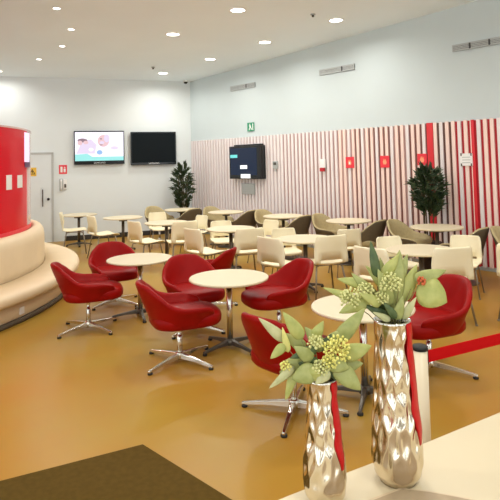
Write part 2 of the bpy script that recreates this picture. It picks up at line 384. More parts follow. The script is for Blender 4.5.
g = G(); g.lathe([(.0, 0), (.075, 0), (.075, -.03), (.06, -.04), (0, -.04)], 20); g.build('base', M['trimw'], t)
g = G(); g.lathe([(.055, -.04), (.052, -.065), (.03, -.09), (0, -.097)], 20); g.build('dome', M['black'], t)
for x, y, lab in [(-2.26, 12.72, 'small dark ceiling sensor left of the furthest large downlight'), (1.13, 9.15, 'small dark ceiling sensor beside the rightmost large downlight')]:
    t = thing('ceiling_sensor', lab, 'sensor', (x, y, ceil_z(x, y)), 0, 'small ceiling sensors')
    g = G(); g.lathe([(0, 0), (.045, 0), (.045, -.015), (0, -.018)], 16); g.build('base', M['vent'], t)
    g = G(); g.lathe([(.02, -.018), (.022, -.05), (0, -.055)], 12); g.build('tip', M['ventd'], t)

# ------------------------------------------------------------------ round bench and red screen at the left
KC = (-6.678, 7.444)
bench = thing('banquette', 'round cream upholstered bench curving around the red screen', 'bench', (KC[0], KC[1], 0))
NS = 168
def seamfn(per, d):
    def fn(a, r, z):
        k = round(a / (2 * PI) * NS); return r - (d if k % per == 0 else 0)
    return fn
g = G(); g.lathe([(3.99, .0), (3.99, .055), (3.6, .056), (3.6, 0), (3.99, 0)], NS, caps=False); g.build('toe_kick', M['seam'], bench)
g = G(); g.lathe([(3.5, .056), (3.955, .056), (3.968, .07), (3.968, .225), (3.955, .235), (3.5, .235), (3.5, .056)], NS, fn=seamfn(7, .004), caps=False); g.build('plinth', M['bench'], bench)
g = G(); g.lathe([(3.5, .236), (3.90, .236), (3.90, .262), (3.5, .262), (3.5, .236)], NS, caps=False); g.build('shadow_gap', M['seam'], bench)
g = G(); g.lathe([(3.59, .262), (4.05, .262), (4.085, .275), (4.10, .30), (4.105, .345), (4.09, .385), (4.05, .408), (3.98, .416), (3.59, .402), (3.59, .262)], NS, fn=seamfn(14, .006), caps=False); g.build('seat', M['bench'], bench)
g = G(); g.lathe([(3.40, .27), (3.575, .27), (3.585, .5), (3.58, .80), (3.565, .88), (3.53, .93), (3.48, .95), (3.43, .945), (3.40, .92), (3.40, .27)], NS, fn=seamfn(7, .006), caps=False); g.build('backrest', M['bench'], bench)
g = G(); a = R(-12.3); g.box((0, 0, 0), (.012, .085, .085), mx=Matrix.Rotation(a, 4, 'Z') @ Matrix.Translation((3.972, 0, .135))); g.build('socket_plate', M['white'], bench, bevel=.003, label='small white square socket plate')

ks = thing('curved_screen', 'tall curved red screen rising behind the cream bench', 'screen', (KC[0], KC[1], 0))
def arc_shell(r0, r1, z0, z1, a0, a1, n):
    g = G(); vs = []; fs = []
    for k in range(n + 1):
        a = a0 + (a1 - a0) * k / n; c, s = math.cos(a), math.sin(a)
        vs += [(r0 * c, r0 * s, z0), (r1 * c, r1 * s, z0), (r1 * c, r1 * s, z1), (r0 * c, r0 * s, z1)]
    for k in range(n):
        b = k * 4
        for q in range(4): fs.append((b + q, b + (q + 1) % 4, b + 4 + (q + 1) % 4, b + 4 + q))
    fs += [(0, 1, 2, 3), (n * 4 + 3, n * 4 + 2, n * 4 + 1, n * 4)]
    g.add(vs, fs); return g
arc_shell(3.355, 3.38, .0, 2.40, R(-150), R(11.8), 110).build('red_panel', M['redpanel'], ks)
arc_shell(3.355, 3.38, .0, 2.40, R(12.0), R(40), 24).build('end_panel', M['pinkglass'], ks, label='pale pink clear end of the screen')
arc_shell(3.345, 3.39, 2.40, 2.425, R(-150), R(40), 120).build('top_rail', M['pinkglass'], ks)
arc_shell(3.345, 3.386, .93, .985, R(-150), R(40), 120).build('bottom_rail', M['redsign'], ks)
arc_shell(3.381, 3.386, 1.935, 2.375, R(9.0), R(14.9), 8).build('lit_panel', M['lit'], ks, label='lavender white backlit panel')
arc_shell(3.381, 3.387, 1.855, 1.93, R(9.2), R(16.2), 8).build('purple_strip', M['purple'], ks)
for a0, a1, z0, z1, lab in [(-2.5, .2, 1.555, 1.755, 'larger white square notice on the red screen'), (3.5, 7.0, 1.565, 1.745, 'white square notice nearest the right end of the red screen')]:
    gg = arc_shell(3.3805, 3.385, z0, z1, R(a0), R(a1), 4); o = gg.build('notice', M['white'], None, loc=(KC[0], KC[1], 0)); tag(o, lab, 'notice', 'white notices on the red screen')

# ------------------------------------------------------------------ furniture
def interp(tab, t):
    for (a, x), (b, y) in zip(tab, tab[1:]):
        if t <= b:
            q = (t - a) / (b - a); q = q * q * (3 - 2 * q); return x + (y - x) * q
    return tab[-1][1]
def tub_shell(m, parent):
    g = G(); n = 30; P = []
    zt = [(0, .785), (24, .775), (46, .70), (66, .605), (84, .57), (108, .565), (128, .545), (140, .50)]
    rt = [(0, .405), (45, .375), (90, .345), (120, .36), (140, .385)]
    for k in range(n + 1):
        ph = -140 + 280 * k / n; t = abs(ph); Z = interp(zt, t); q = interp(rt, t); a = R(ph)
        b = .225 + .05 * (t / 140)
        prof = [(b - .04, .355), (b + .015, .362), (b + .04, .39), (b + (q - b) * .62, .39 + (Z - .39) * .45), (q, Z - .05), (q + .004, Z - .018), (q - .018, Z), (q - .045, Z - .015), (q - .06, Z - .06),
                (min(q - .085, b + .035), .50), (b + .0, .46), (b - .05, .40)]
        P.append([(r * math.sin(a), r * math.cos(a), z) for r, z in prof])
    L = len(P[0]); vs = [p for c in P for p in c]; fs = []; mi = []
    for k in range(n):
        for j in range(L):
            j2 = (j + 1) % L; fs.append((k * L + j, (k + 1) * L + j, (k + 1) * L + j2, k * L + j2)); mi.append(1 if j < 5 else 0)
    fs.append(tuple(range(L))); fs.append(tuple(n * L + j for j in range(L - 1, -1, -1)))
    g.add(vs, fs, 0, True); g.mi[:len(mi)] = mi
    return g.build('backrest', m, parent, subsurf=1)
def superpuck(rings, a, b, cy, n=40, e=3.0):
    g = G(); vs = []; fs = []
    for sc, z in rings:
        for k in range(n):
            t = 2 * PI * k / n; c, s = math.cos(t), math.sin(t)
            vs.append((sc * a * math.copysign(abs(c) ** (2 / e), c), cy + sc * b * math.copysign(abs(s) ** (2 / e), s), z))
    for i in range(len(rings) - 1):
        for k in range(n):
            k2 = (k + 1) % n; fs.append((i * n + k, i * n + k2, (i + 1) * n + k2, (i + 1) * n + k))
    fs.append(tuple(range(n - 1, -1, -1))); fs.append(tuple((len(rings) - 1) * n + k for k in range(n)))
    g.add(vs, fs, 0, True); return g
def star_base(t, rad, m, a0=0, rot=0):
    for k in range(4):
        a = R(rot + 90 * k); mx = Matrix.Rotation(a, 4, 'Z')
        g = G(); vs = []; 
        sec = [(.0, .026, .085, .03), (.03, .026, .082, .035), (rad * .55, .019, .062, .032), (rad * .93, .014, .042, .018), (rad, .012, .036, .018)]
        fs = []
        for x, w, zt, zb in sec: vs += [(x, -w, zb), (x, w, zb), (x, w * .8, zt), (x, -w * .8, zt)]
        for i in range(len(sec) - 1):
            for q in range(4): fs.append((i * 4 + q, i * 4 + (q + 1) % 4, i * 4 + 4 + (q + 1) % 4, i * 4 + 4 + q))
        fs += [(3, 2, 1, 0), tuple(len(sec) * 4 - 4 + q for q in range(4))]
        g.add(vs, fs, 0, False, mx); leg = g.build('leg', m, t, bevel=.004)
        f = G(); f.lathe([(.0, 0), (.022, 0), (.024, .012), (.014, .024), (0, .026)], 12, c=(rad * .95 * math.cos(a), rad * .95 * math.sin(a), 0)); f.build('foot_glide', M['rubber'], leg)
def tub_chair(label, cat, m, loc, rz, group, base=0, m2=None, disc=False):
    t = thing('tub_chair', label, cat, loc, rz, group)
    tub_shell([m, m2 or m], t)
    superpuck([(.55, .345), (.80, .348), (.93, .36), (.99, .385), (1.0, .43), (.97, .462), (.88, .48), (.5, .487)], .285, .29 if disc else .33, -.02 if disc else -.055, 44, 3.2).build('seat', m, t)
    g = G(); g.lathe([(.026, .05), (.026, .24), (.019, .245), (.019, .33), (.085, .335), (.10, .345), (0, .35)], 18); g.build('column', M['chrome'], t)
    g = G(); g.lathe([(.0, .028), (.034, .028), (.042, .04), (.042, .082), (.03, .095), (0, .095)], 20); g.build('base_hub', M['chrome'], t)
    if disc:
        g = G(); g.lathe([(0, 0), (.22, 0), (.225, .008), (.21, .016), (.04, .04), (0, .04)], 36); g.build('base_plate', M['steel'], t)
    else: star_base(t, .40, M['chrome'], rot=base)
    return t
def face(dx, dy): return math.atan2(dx, -dy)       # rotation that turns local -Y to face (dx, dy)
GR = 'red tub chairs around the front tables'
red = [((-1.89, 6.24), (.93, .36), 'red tub chair nearest the cream bench, side on', 20),
       ((-1.86, 7.36), (.42, -.90), 'red tub chair behind the leftmost round table, facing forward', 10),
       ((-.71, 5.17), (.93, .36), 'red tub chair left of the second round table, side on', 30),
       ((-.67, 6.15), (.45, -.89), 'red tub chair behind the second round table, facing forward', 0),
       ((-.60, 7.0), (-.92, .30), 'red tub chair at the rear with only its bright top showing', 0),
       ((.26, 5.82), (-.90, -.43), 'red tub chair right of the second round table, facing left', 25),
       ((.275, 4.10), (.74, .67), 'red tub chair in front, half behind the left bouquet', 15),
       ((1.52, 4.82), (-.93, -.37), 'red tub chair at right behind the red barrier belt', 40)]
proto = None
for (x, y), (dx, dy), lab, b in red:
    if proto is None: proto = tub_chair(lab, 'chair', M['red'], (x, y, 0), face(dx, dy), GR, 33)
    else: dup(proto, (x, y, 0), face(dx, dy), lab, GR)

def round_table(label, loc, group, stem_m, base_m, rot=0, brad=.34, disc=False):
    t = thing('round_table', label, 'table', loc, rot, group)
    g = G(); g.lathe([(0, .672), (.385, .672), (.398, .678), (.402, .688), (.398, .697), (.388, .70), (0, .70)], 56, sm=False); g.build('tabletop', M['table'], t)
    g = G(); g.box((0, 0, .645), (.16, .16, .052)); g.build('mounting_block', M['steel'], t, bevel=.006)
    g = G(); g.lathe([(.03, .06), (.03, .64)], 20); g.build('stem', stem_m, t)
    g = G(); g.lathe([(.0, .03), (.05, .03), (.05, .07), (.036, .088), (0, .088)], 20); g.build('base_hub', base_m, t)
    if disc:
        g = G(); g.lathe([(0, 0), (.20, 0), (.205, .008), (.19, .018), (.05, .035), (0, .035)], 36); g.build('base_plate', base_m, t)
    else: star_base(t, brad, base_m, rot=20)
    return t
TG = 'round white tables with red chairs'
ta = round_table('round white table leftmost among red chairs', (-1.40, 6.74, 0), TG, M['chrome'], M['steel'])
dup(ta, (-.25, 5.52, 0), .4, 'round white table in the middle of the red chairs', TG)
dup(ta, (.85, 4.32, 0), .9, 'round white table partly behind the tall right bouquet', TG)
TM = 'white tables in the middle row with cream chairs'
tm = round_table('white table at the back wall, furthest left and furthest away', (-4.16 * .975, 13.05 * .975, 0), TM, M['steel'], M['steel'], 0, .27); tm.scale = (1.04, 1.04, 1.04)
for x, y, lab in [(-2.87, 12.08, 'white table under the televisions, second from the back wall'), (-1.71, 10.82, 'white table with cream chairs in front of the corner palm'),
                  (-.38, 9.57, 'white table with cream chairs below the black display'), (.78, 8.11, 'white table with cream chairs, second nearest in its row'),
                  (2.12, 6.89, 'white table with cream chairs just behind the tall bouquet')]:
    dup(tm, (x * .975, y * .975, 0), random.random(), lab, TM)
TW = 'white tables along the slatted wall'
tg = None
for x, y, lab in [(-1.80, 13.8, 'white table in the room corner under the palm'), (-.61, 12.80, 'white table along the slats directly below the black display'),
                  (.66, 11.53, 'white table along the slats right of the black display'), (1.83, 10.35, 'white table along the slats below the two red signs'),
                  (3.07, 9.07, 'white table along the slats in front of the right palm')]:
    q = (x * .94, y * .94, 0); a = random.random()
    if tg is None: tg = round_table(lab, q, TW, M['steel'], M['steel'], a, .2, True); tg.scale = (1, 1, 1.099)
    else: dup(tg, q, a, lab, TW)

# cream moulded chairs
def shell_chair(label, loc, rz, group):
    t = thing('cafe_chair', label, 'chair', loc, rz, group)
    prof = [(-.225, .395, .195), (-.215, .420, .205), (-.17, .432, .215), (-.06, .424, .222), (.06, .418, .222), (.15, .422, .215), (.19, .437, .21), (.205, .452, .212), (.213, .487, .214), (.235, .60, .210), (.252, .69, .205), (.266, .755, .192), (.268, .772, .17)]
    nu = 12; g = G(); vs = []; fs = []
    for j, (y, z, w) in enumerate(prof):
        back = max(0, (z - .45) / .32) if y > .1 else 0
        for k in range(nu + 1):
            u = -1 + 2 * k / nu
            vs.append((u * w, y - (.05 * u * u) * min(1, back * 2), z + (.018 * u * u if back == 0 else 0)))
    for j in range(len(prof) - 1):
        for k in range(nu):
            if j == 7 and 2 <= k <= nu - 3: continue          # the slot between seat and back
            fs.append((j * (nu + 1) + k, j * (nu + 1) + k + 1, (j + 1) * (nu + 1) + k + 1, (j + 1) * (nu + 1) + k))
    g.add(vs, fs, 0, True); g.build('seat_shell', M['wchair'], t, solid=.014)
    for sx in (-1, 1):
        for sy in (-1, 1):
            g = G(); g.tube([(sx * .13, sy * .10 - .01, .412), (sx * .165, sy * .15 - .01, .395), (sx * .215, sy * .21 - .005, .012)], [.011, .011, .010], 8); g.lathe([(0, 0), (.014, 0), (.014, .015), (0, .016)], 8, c=(sx * .217, sy * .212 - .005, 0)); g.build('leg', M['legmetal'], t)
    g = G()
    for sx in (-1, 1): g.box((sx * .13, -.01, .405), (.02, .26, .014))
    g.box((0, .09, .405), (.26, .02, .014)); g.box((0, -.11, .405), (.26, .02, .014)); g.build('under_frame', M['legmetal'], t)
    return t
RA = (.739, .674); RT = (.674, -.739); LA = (-.674, .739); LT = (-.739, -.674)
GC = 'cream moulded chairs in the middle row'
cream = [((-4.48, 12.75), (.95, .3), 'cream chair furthest left by the back wall'),
         ((-3.52, 11.80), (.8, .6), 'cream chair left of the table under the televisions'),
         ((-2.30, 10.46), (.74, .67), 'cream chair left of the table near the corner palm, side on'),
         ((-2.12, 12.15), (.35, -.94), 'cream chair behind the table near the corner palm'),
         ((-1.26, 10.24), (-.35, .94), 'cream chair seen from behind, right of the table near the corner palm'),
         ((-1.02, 11.2), LT, 'cream chair turned sideways beyond the bright rear red chair'),
         ((-1.02, 9.05), (.74, .67), 'cream chair directly above the bright rear red chair'),
         ((-.58, 10.05), (.2, -.98), 'cream chair behind the table below the black display'),
         ((-.04, 8.90), (-.3, .95), 'cream chair seen from behind below the black display'),
         ((.36, 9.96), LT, 'cream chair turned left, right of the table below the black display'),
         ((.22, 7.79), (.7, .71), 'cream chair seen from behind, above the facing-left red chair'),
         ((.49, 8.72), (.15, -.99), 'cream chair behind the table second nearest in its row'),
         ((1.14, 7.83), (-.3, .95), 'large cream chair seen from behind with legs in view, left of bouquet'),
         ((1.50, 8.42), (-.2, .98), 'cream chair just beyond the seen-from-behind chair left of the bouquet'),
         ((1.42, 6.68), (.72, .69), 'cream chair side on, left above the tall bouquet'),
         ((1.86, 7.50), (.3, -.95), 'cream chair behind the table just behind the tall bouquet'),
         ((2.40, 6.53), (-.12, .99), 'cream chair seen from behind, right of the tall bouquet'),
         ((2.90, 7.43), (-.5, -.86), 'cream chair facing forward beyond the rightmost seen-from-behind chair'),
         ((3.16, 6.55), (.75, .66), 'cream chair cut by the right edge of the photo')]
FAR = [cream[i][2] for i in (3, 5, 7, 9, 11, 13, 15, 17)]
cp = None
for (bx, by), (dx, dy), lab in cream:
    d = V(dx, dy, 0).normalized(); far = lab in FAR; k = 1.02 if far else .91; sc = .98 if far else 1.125
    p = V(bx * k, by * k, 0) + d * .235 * sc
    if cp is None: cp = c = shell_chair(lab, p, face(dx, dy), GC)
    else: c = dup(cp, p, face(dx, dy), lab, GC)
    c.scale = (sc, sc, sc)

# olive-grey tub chairs back to back along the slats
GG = 'olive-grey tub chairs along the slatted wall'
gp = None
for (bx, by), (dx, dy), lab in [((-2.58, 14.05), RT, 'olive-grey tub chair in the room corner left of the palm'), ((-1.37, 13.10), LA, 'olive-grey tub chair right of the corner palm table'),
                       ((-1.05, 13.48), RT, 'olive-grey tub chair left of the table under the black display'), ((.02, 12.27), LA, 'olive-grey tub chair seen from behind, right of the black display'),
                       ((.20, 12.26), RT, 'olive-grey tub chair open to view, right of the black display'), ((1.06, 10.82), LA, 'olive-grey tub chair seen from behind below the small white box'),
                       ((1.33, 11.0), RT, 'olive-grey tub chair open to view below the leftmost red fire sign'), ((2.28, 9.65), LA, 'olive-grey tub chair seen from behind, left of the right palm'),
                       ((2.48, 9.625), RT, 'olive-grey tub chair open to view in front of the right palm'), ((3.52, 8.30), LA, 'olive-grey tub chair seen from behind below the white notice'),
                       ((3.72, 8.32), RT, 'olive-grey tub chair at the right edge of the photo')]:
    d = V(dx, dy, 0).normalized(); p = (V(bx, by, 0) + d * .34) * .94
    if gp is None: gp = tub_chair(lab, 'chair', M['gchair'], p, face(dx, dy), GG, 10, M['gback'], True); gp.scale = (.95, .95, 1.081)
    else: dup(gp, p, face(dx, dy), lab, GG)

# ------------------------------------------------------------------ palms
def palm(label, x, y, ztop, zlow, rad, seed, nf=26):
    rn = random.Random(seed)
    t = thing('potted_palm', label, 'plant', (x, y, 0), 0, 'potted palms by the slatted wall')
    g = G(); g.lathe([(0, 0), (.13, 0), (.15, .02), (.19, .42), (.20, .44), (.185, .45), (.175, .42), (0, .41)], 28); g.build('pot', M['pot'], t)
    g = G(); g.lathe([(0, .412), (.172, .415), (.172, .425), (0, .435)], 24); g.build('soil', M['soil'], t)
    gs = G(); gl = G()
    def blade(p, d, ln, w):
        d = d.normalized(); s = d.cross(V(0, 0, 1))
        s = s.normalized() if s.length > 1e-3 else V(1, 0, 0); up = s.cross(d)
        q = [p, p + d * ln * .35 + s * w - up * .01, p + d * ln * .4 + up * .012, p + d * ln * .35 - s * w - up * .01, p + d * ln - V(0, 0, ln * .22)]
        gl.add(q, [(0, 1, 2), (0, 2, 3), (1, 4, 2), (2, 4, 3)], 0, False)
    for k in range(5):
        a = rn.random() * 6.28; r = .03 + .06 * rn.random()
        gs.tube([(r * math.cos(a), r * math.sin(a), .42), (r * 1.4 * math.cos(a), r * 1.4 * math.sin(a), zlow + .3), (r * 2 * math.cos(a), r * 2 * math.sin(a), ztop - .35)], [.014, .011, .007], 7)
    for k in range(nf):
        f = (k + .5) / nf; h = zlow + (ztop - zlow - .12) * f; a = 2.39996 * k + rn.uniform(-.4, .4)
        wid = rad * (.55 + .45 * math.sin(PI * min(1, f * 1.15) ** 1.3)) * rn.uniform(.75, 1.1)
        if f > .9: wid *= .6
        p0 = V(.05 * math.cos(a), .05 * math.sin(a), h - .10); tip = V(wid * .72 * math.cos(a), wid * .72 * math.sin(a), h + .05)
        mid = (p0 + tip) / 2 + V(0, 0, .05); pts = [p0, p0.lerp(mid, .5) + V(0, 0, .015), mid, mid.lerp(tip, .5) + V(0, 0, .015), tip]
        gs.tube(pts, [.004, .0035, .003, .0025, .002], 5)
        d0 = (tip - p0).normalized()
        for q in range(1, 5):
            for rep in range(7):
                an = rn.uniform(-1.3, 1.3); dd = Matrix.Rotation(an, 3, 'Z') @ d0
                blade(pts[q] + V(rn.uniform(-.02, .02), rn.uniform(-.02, .02), rn.uniform(-.03, .03)), dd + V(0, 0, rn.uniform(-.5, .6)), rn.uniform(.11, .19), rn.uniform(.012, .019))
    gs.build('stems', M['trunk'], t); gl.build('foliage', M['leafdark'], t)
palm('dark green potted palm in the room corner beside the television', *onback(-.40, 0, .62)[:2], 1.88, .66, .36, 5, 40)
palm('dark green potted palm against the red board on the slats', *onright(7.24, 0, .42)[:2], 1.74, .88, .37, 11, 44)

# ------------------------------------------------------------------ floor mat
g = G(); g.plate([(-.76, 3.67), (-.16, 3.07), (.84, 2.07), (-1.6, 1.0), (-3.4, 2.36), (-1.53, 3.29)], 0, .006)
tag(g.build('floor_mat', M['matf']), 'dark brown-grey floor mat at the lower left', 'mat')

# ------------------------------------------------------------------ counter in front
ct = thing('counter', 'cream white counter at the lower right under the vases', 'counter')
top = [(-.30, 1.335), (.07, 1.55), (.27, 1.665), (.56, 1.825), (.89, 2.02), (1.6, 2.42), (2.3, 1.2), (.4, .75)]
g = G(); g.plate(top, .875, .92); g.build('worktop', M['counter'], ct, bevel=.004)
ins = [(x * .96 + .03, y * .96 + .02) for x, y in top]
g = G(); g.plate(ins, .0, .875); g.build('body', M['counterb'], ct)
tr = thing('place_mat', 'tan grey mat with pale rim lying on the counter at bottom right', 'mat', (0, 0, .92))
q = [(.398, 1.570), (.470, 1.552), (.54, 1.526), (.60, 1.500), (.75, 1.36), (.62, 1.12), (.25, 1.16), (.16, 1.40), (.295, 1.518)]
g = G(); g.plate(q, 0, .005); g.build('rim', M['trayrim'], tr)
cx_, cy_ = .46, 1.35
g = G(); g.plate([(cx_ + (x - cx_) * .95, cy_ + (y - cy_) * .95) for x, y in q], .005, .008); g.build('centre', M['tray'], tr)

# ------------------------------------------------------------------ vases
def vase(label, x, y, z, H, rprof, nrow, ncol, refl, seed):
    rn = random.Random(seed)
    t = thing('vase', label, 'vase', (x, y, z), 0, 'hammered silver vases on the counter')
    n = ncol * 10; rows = nrow * 10; prof = []
    def rad(f): return interp(rprof, f)
    ph = {}
    def dimple(a, f):
        # staggered hammered hollows with raised ridges between them
        u = a / (2 * PI) * ncol; v = f * nrow
        best = 9; sec = 9; bj = 0
        for j in range(int(math.floor(v)) - 1, int(math.floor(v)) + 3):
            off = .5 * (j % 2)
            for i in range(int(math.floor(u - off)) - 1, int(math.floor(u - off)) + 3):
                key = (i % ncol, j)
                if key not in ph: ph[key] = (rn.uniform(-.2, .2), rn.uniform(-.22, .22), rn.uniform(.6, 1.3))
                px, pv, am = ph[key]
                d = ((u - i - off - px) ** 2 * 1.0 + (v - j - pv) ** 2 * .42)
                if d < best: sec = best; best = d; bj = am
                elif d < sec: sec = d
        e = math.sqrt(sec) - math.sqrt(best)
        return -bj * .0062 * (1 - math.exp(-e * e * 5.0)) * min(1, (1 - f) * 14) * max(0, min(1, (f - .06) * 6))
    g = G(); vs = []; fs = []
    for i in range(rows + 1):
        f = i / rows; r = rad(f)
        for k in range(n):
            a = 2 * PI * k / n; q = r + dimple(a, f) * (r / .06)
            vs.append((q * math.cos(a), q * math.sin(a), f * H))
    for i in range(rows):
        for k in range(n):
            k2 = (k + 1) % n; fs.append((i * n + k, i * n + k2, (i + 1) * n + k2, (i + 1) * n + k))
    fs.append(tuple(range(n - 1, -1, -1))); g.add(vs, fs, 0, True); g.build('body', M['vase'], t)
    r1 = rad(1.0)
    g = G(); g.lathe([(r1 + .0005, H - .004), (r1 + .001, H + .002), (r1 - .003, H + .003), (r1 - .006, H - .002), (r1 - .007, H - .02)], 48, caps=False); g.build('rim', M['chrome'], t)
    g = G(); g.lathe([(r1 - .004, H - .001), (r1 - .007, H - .05), (0, H - .051)], 40, caps=False); g.build('inner_wall', M['vasein'], t)
    # red reflection in the metal, put in as a coloured strip
    a0, a1, f0 = refl; m_ = 60; vs = []; fs = []
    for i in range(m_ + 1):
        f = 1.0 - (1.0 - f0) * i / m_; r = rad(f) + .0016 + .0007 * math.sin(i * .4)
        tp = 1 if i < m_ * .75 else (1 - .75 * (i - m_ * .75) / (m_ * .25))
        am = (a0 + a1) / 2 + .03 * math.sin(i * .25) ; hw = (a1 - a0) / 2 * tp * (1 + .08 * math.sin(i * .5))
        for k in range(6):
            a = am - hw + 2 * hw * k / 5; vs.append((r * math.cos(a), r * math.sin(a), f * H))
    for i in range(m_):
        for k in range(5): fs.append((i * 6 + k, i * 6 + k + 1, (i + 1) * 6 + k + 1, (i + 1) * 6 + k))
    g = G(); g.add(vs, fs, 0, True); g.build('red_reflection', M['red_reflection'], t, solid=.0014, label='painted red reflection down the right side')
    return t
VR = (.405, 1.62, .92); VL = (.182, 1.535, .92)
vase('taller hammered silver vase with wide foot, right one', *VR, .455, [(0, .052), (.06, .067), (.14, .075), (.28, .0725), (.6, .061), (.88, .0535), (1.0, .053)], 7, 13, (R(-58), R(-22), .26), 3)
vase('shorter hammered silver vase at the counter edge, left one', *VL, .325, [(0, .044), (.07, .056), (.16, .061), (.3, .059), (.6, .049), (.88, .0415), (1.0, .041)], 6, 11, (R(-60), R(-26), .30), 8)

# ------------------------------------------------------------------ bouquets (dimensions in units of 2.95 mm, relative to the vase mouth)
U = .00295
def leaf(t, m, b, tip, w, dy0=0, dy1=-4, curl=.12, name='leaf', rnd=.5):
    b = V(b[0] * U, dy0 * U, b[1] * U); p = V(tip[0] * U, dy1 * U, tip[1] * U); d = p - b; L = d.length; d.normalize()
    s = d.cross(V(0, -1, .25)).normalized(); nrm = s.cross(d).normalized()
    g = G(); vs = []; fs = []; n = 12; q = 4
    for i in range(n + 1):
        f = i / n; wd = w * U * .5 * (math.sin(PI * f ** rnd) ** .75 if 0 < f < 1 else .02)
        c = b + d * (L * f) + nrm * (L * curl * math.sin(PI * f))
        for k in range(-q, q + 1):
            u = k / q; vs.append(c + s * (wd * u) + nrm * (-.28 * wd * u * u + .10 * wd * math.sin(i * 1.1) * u))
    W = 2 * q + 1
    for i in range(n):
        for k in range(2 * q): fs.append((i * W + k, i * W + k + 1, (i + 1) * W + k + 1, (i + 1) * W + k))
    g.add(vs, fs, 0, True); return g.build(name, m, t, solid=.0007)
def cluster(t, m, c, r, n, seed, dy=-6, br=2.0):
    rn = random.Random(seed); g = G(); cc = V(c[0] * U, dy * U, c[1] * U)
    for k in range(n):
        z = 1 - 1.7 * (k + .5) / n; a = k * 2.39996; rr = math.sqrt(max(0, 1 - z * z)); q = r * (.72 + .34 * rn.random())
        p = cc + V(rr * math.cos(a), rr * math.sin(a), z) * q * U
        g.ball(p, br * U * (.75 + .5 * rn.random()), 6, 4)
        if k % 3 == 0: g.tube([cc, p], .0008, 4)
    return g.build('flower_cluster', m, t)
def stem(t, p0, p1, dy0=0, dy1=-3, r=.0018):
    a = V(p0[0] * U, dy0 * U, p0[1] * U); b = V(p1[0] * U, dy1 * U, p1[1] * U); mid = (a + b) / 2 + V(0, 0, .01)
    g = G(); g.tube([a, mid, b], [r, r * .9, r * .6], 6); g.build('stem', M['stem'], t)

b1 = thing('bouquet', 'tall leafy bouquet in the taller vase with one large round leaf', 'bouquet', (VR[0], VR[1], VR[2] + .455), 0, 'bouquets in the silver vases')
for m, b, tp, w, d0, d1, c, r in [('lf_light', (26, 34), (54, 17), 31, -2, -5, .15, .75), ('lf_mid', (24, 38), (58, 47), 14, 0, 4, .1, .5), ('lf_dark', (-13, 42), (-18, 78), 10, 0, 3, .06, .6),
        ('lf_mid', (1, 14), (12, 68), 19, 2, 6, .1, .6), ('lf_mid', (-2, 14), (-14, 52), 15, -4, -8, .1, .55), ('lf_light', (-6, 44), (10, 64), 12, 0, 2, .1, .5), ('lf_dark', (-3, 2), (-30, 18), 10, -3, -8, .1, .5),
        ('lf_light', (-34, 20), (-68, 33), 9, 0, 2, .1, .5), ('lf_light', (-20, 24), (-54, 10), 15, -4, -8, .12, .6), ('lf_mid', (2, 2), (9, 26), 11, -8, -10, .1, .5), ('lf_pale', (8, 2), (23, 24), 9, -6, -8, .1, .5),
        ('lf_mid', (-16, 22), (-38, 46), 12, 2, 6, .1, .5), ('lf_light', (10, 16), (30, 52), 15, 4, 10, .1, .6), ('lf_dark', (-6, 4), (-19, 34), 9, 4, 8, .1, .5), ('lf_pale', (-4, 2), (-22, 12), 7, -10, -14, .1, .5),
        ('lf_mid', (6, 28), (22, 62), 13, 8, 14, .1, .5), ('lf_mid', (-2, 0), (2, 34), 10, 3, 4, .1, .5), ('lf_light', (-24, 34), (-52, 40), 11, 4, 8, .1, .5), ('lf_mid', (0, 10), (-7, 60), 13, 6, 12, .08, .55), ('lf_light', (-12, 18), (-34, 30), 11, -10, -14, .1, .55), ('lf_dark', (2, 4), (-12, 22), 8, -10, -13, .1, .5), ('lf_mid', (-22, 16), (-44, 14), 10, 2, 4, .1, .5), ('lf_light', (-4, 30), (-22, 52), 10, 8, 12, .1, .5), ('lf_dark', (6, 6), (18, 42), 9, 10, 14, .1, .5)]:
    leaf(b1, M[m], b, tp, w, d0, d1, c, rnd=r)
for m, c, r, n, dy, s in [('berryp', (-3, 38), 11, 46, -10, 1), ('berryp', (-43, 24), 10, 42, -8, 2), ('berryp', (-27, 31), 8, 30, -6, 3), ('berryp', (-12, 24), 7, 24, -10, 4), ('berryr', (30, 38), 4, 12, -4, 5)]:
    cluster(b1, M[m], c, r, int(n * 1.6), s, dy, 1.25)
for p1, dy in [((-13, 44), 0), ((-42, 20), -6), ((-26, 28), -4), ((12, 30), 2), ((28, 36), -3), ((-3, 36), -8), ((20, 30), 0), ((-8, 22), -8), ((6, 30), -6)]:
    stem(b1, (p1[0] * .12, -14), p1, 0, dy)
b2 = thing('bouquet', 'shorter bouquet with yellow-green buds in the shorter vase', 'bouquet', (VL[0], VL[1], VL[2] + .325), 0, 'bouquets in the silver vases')
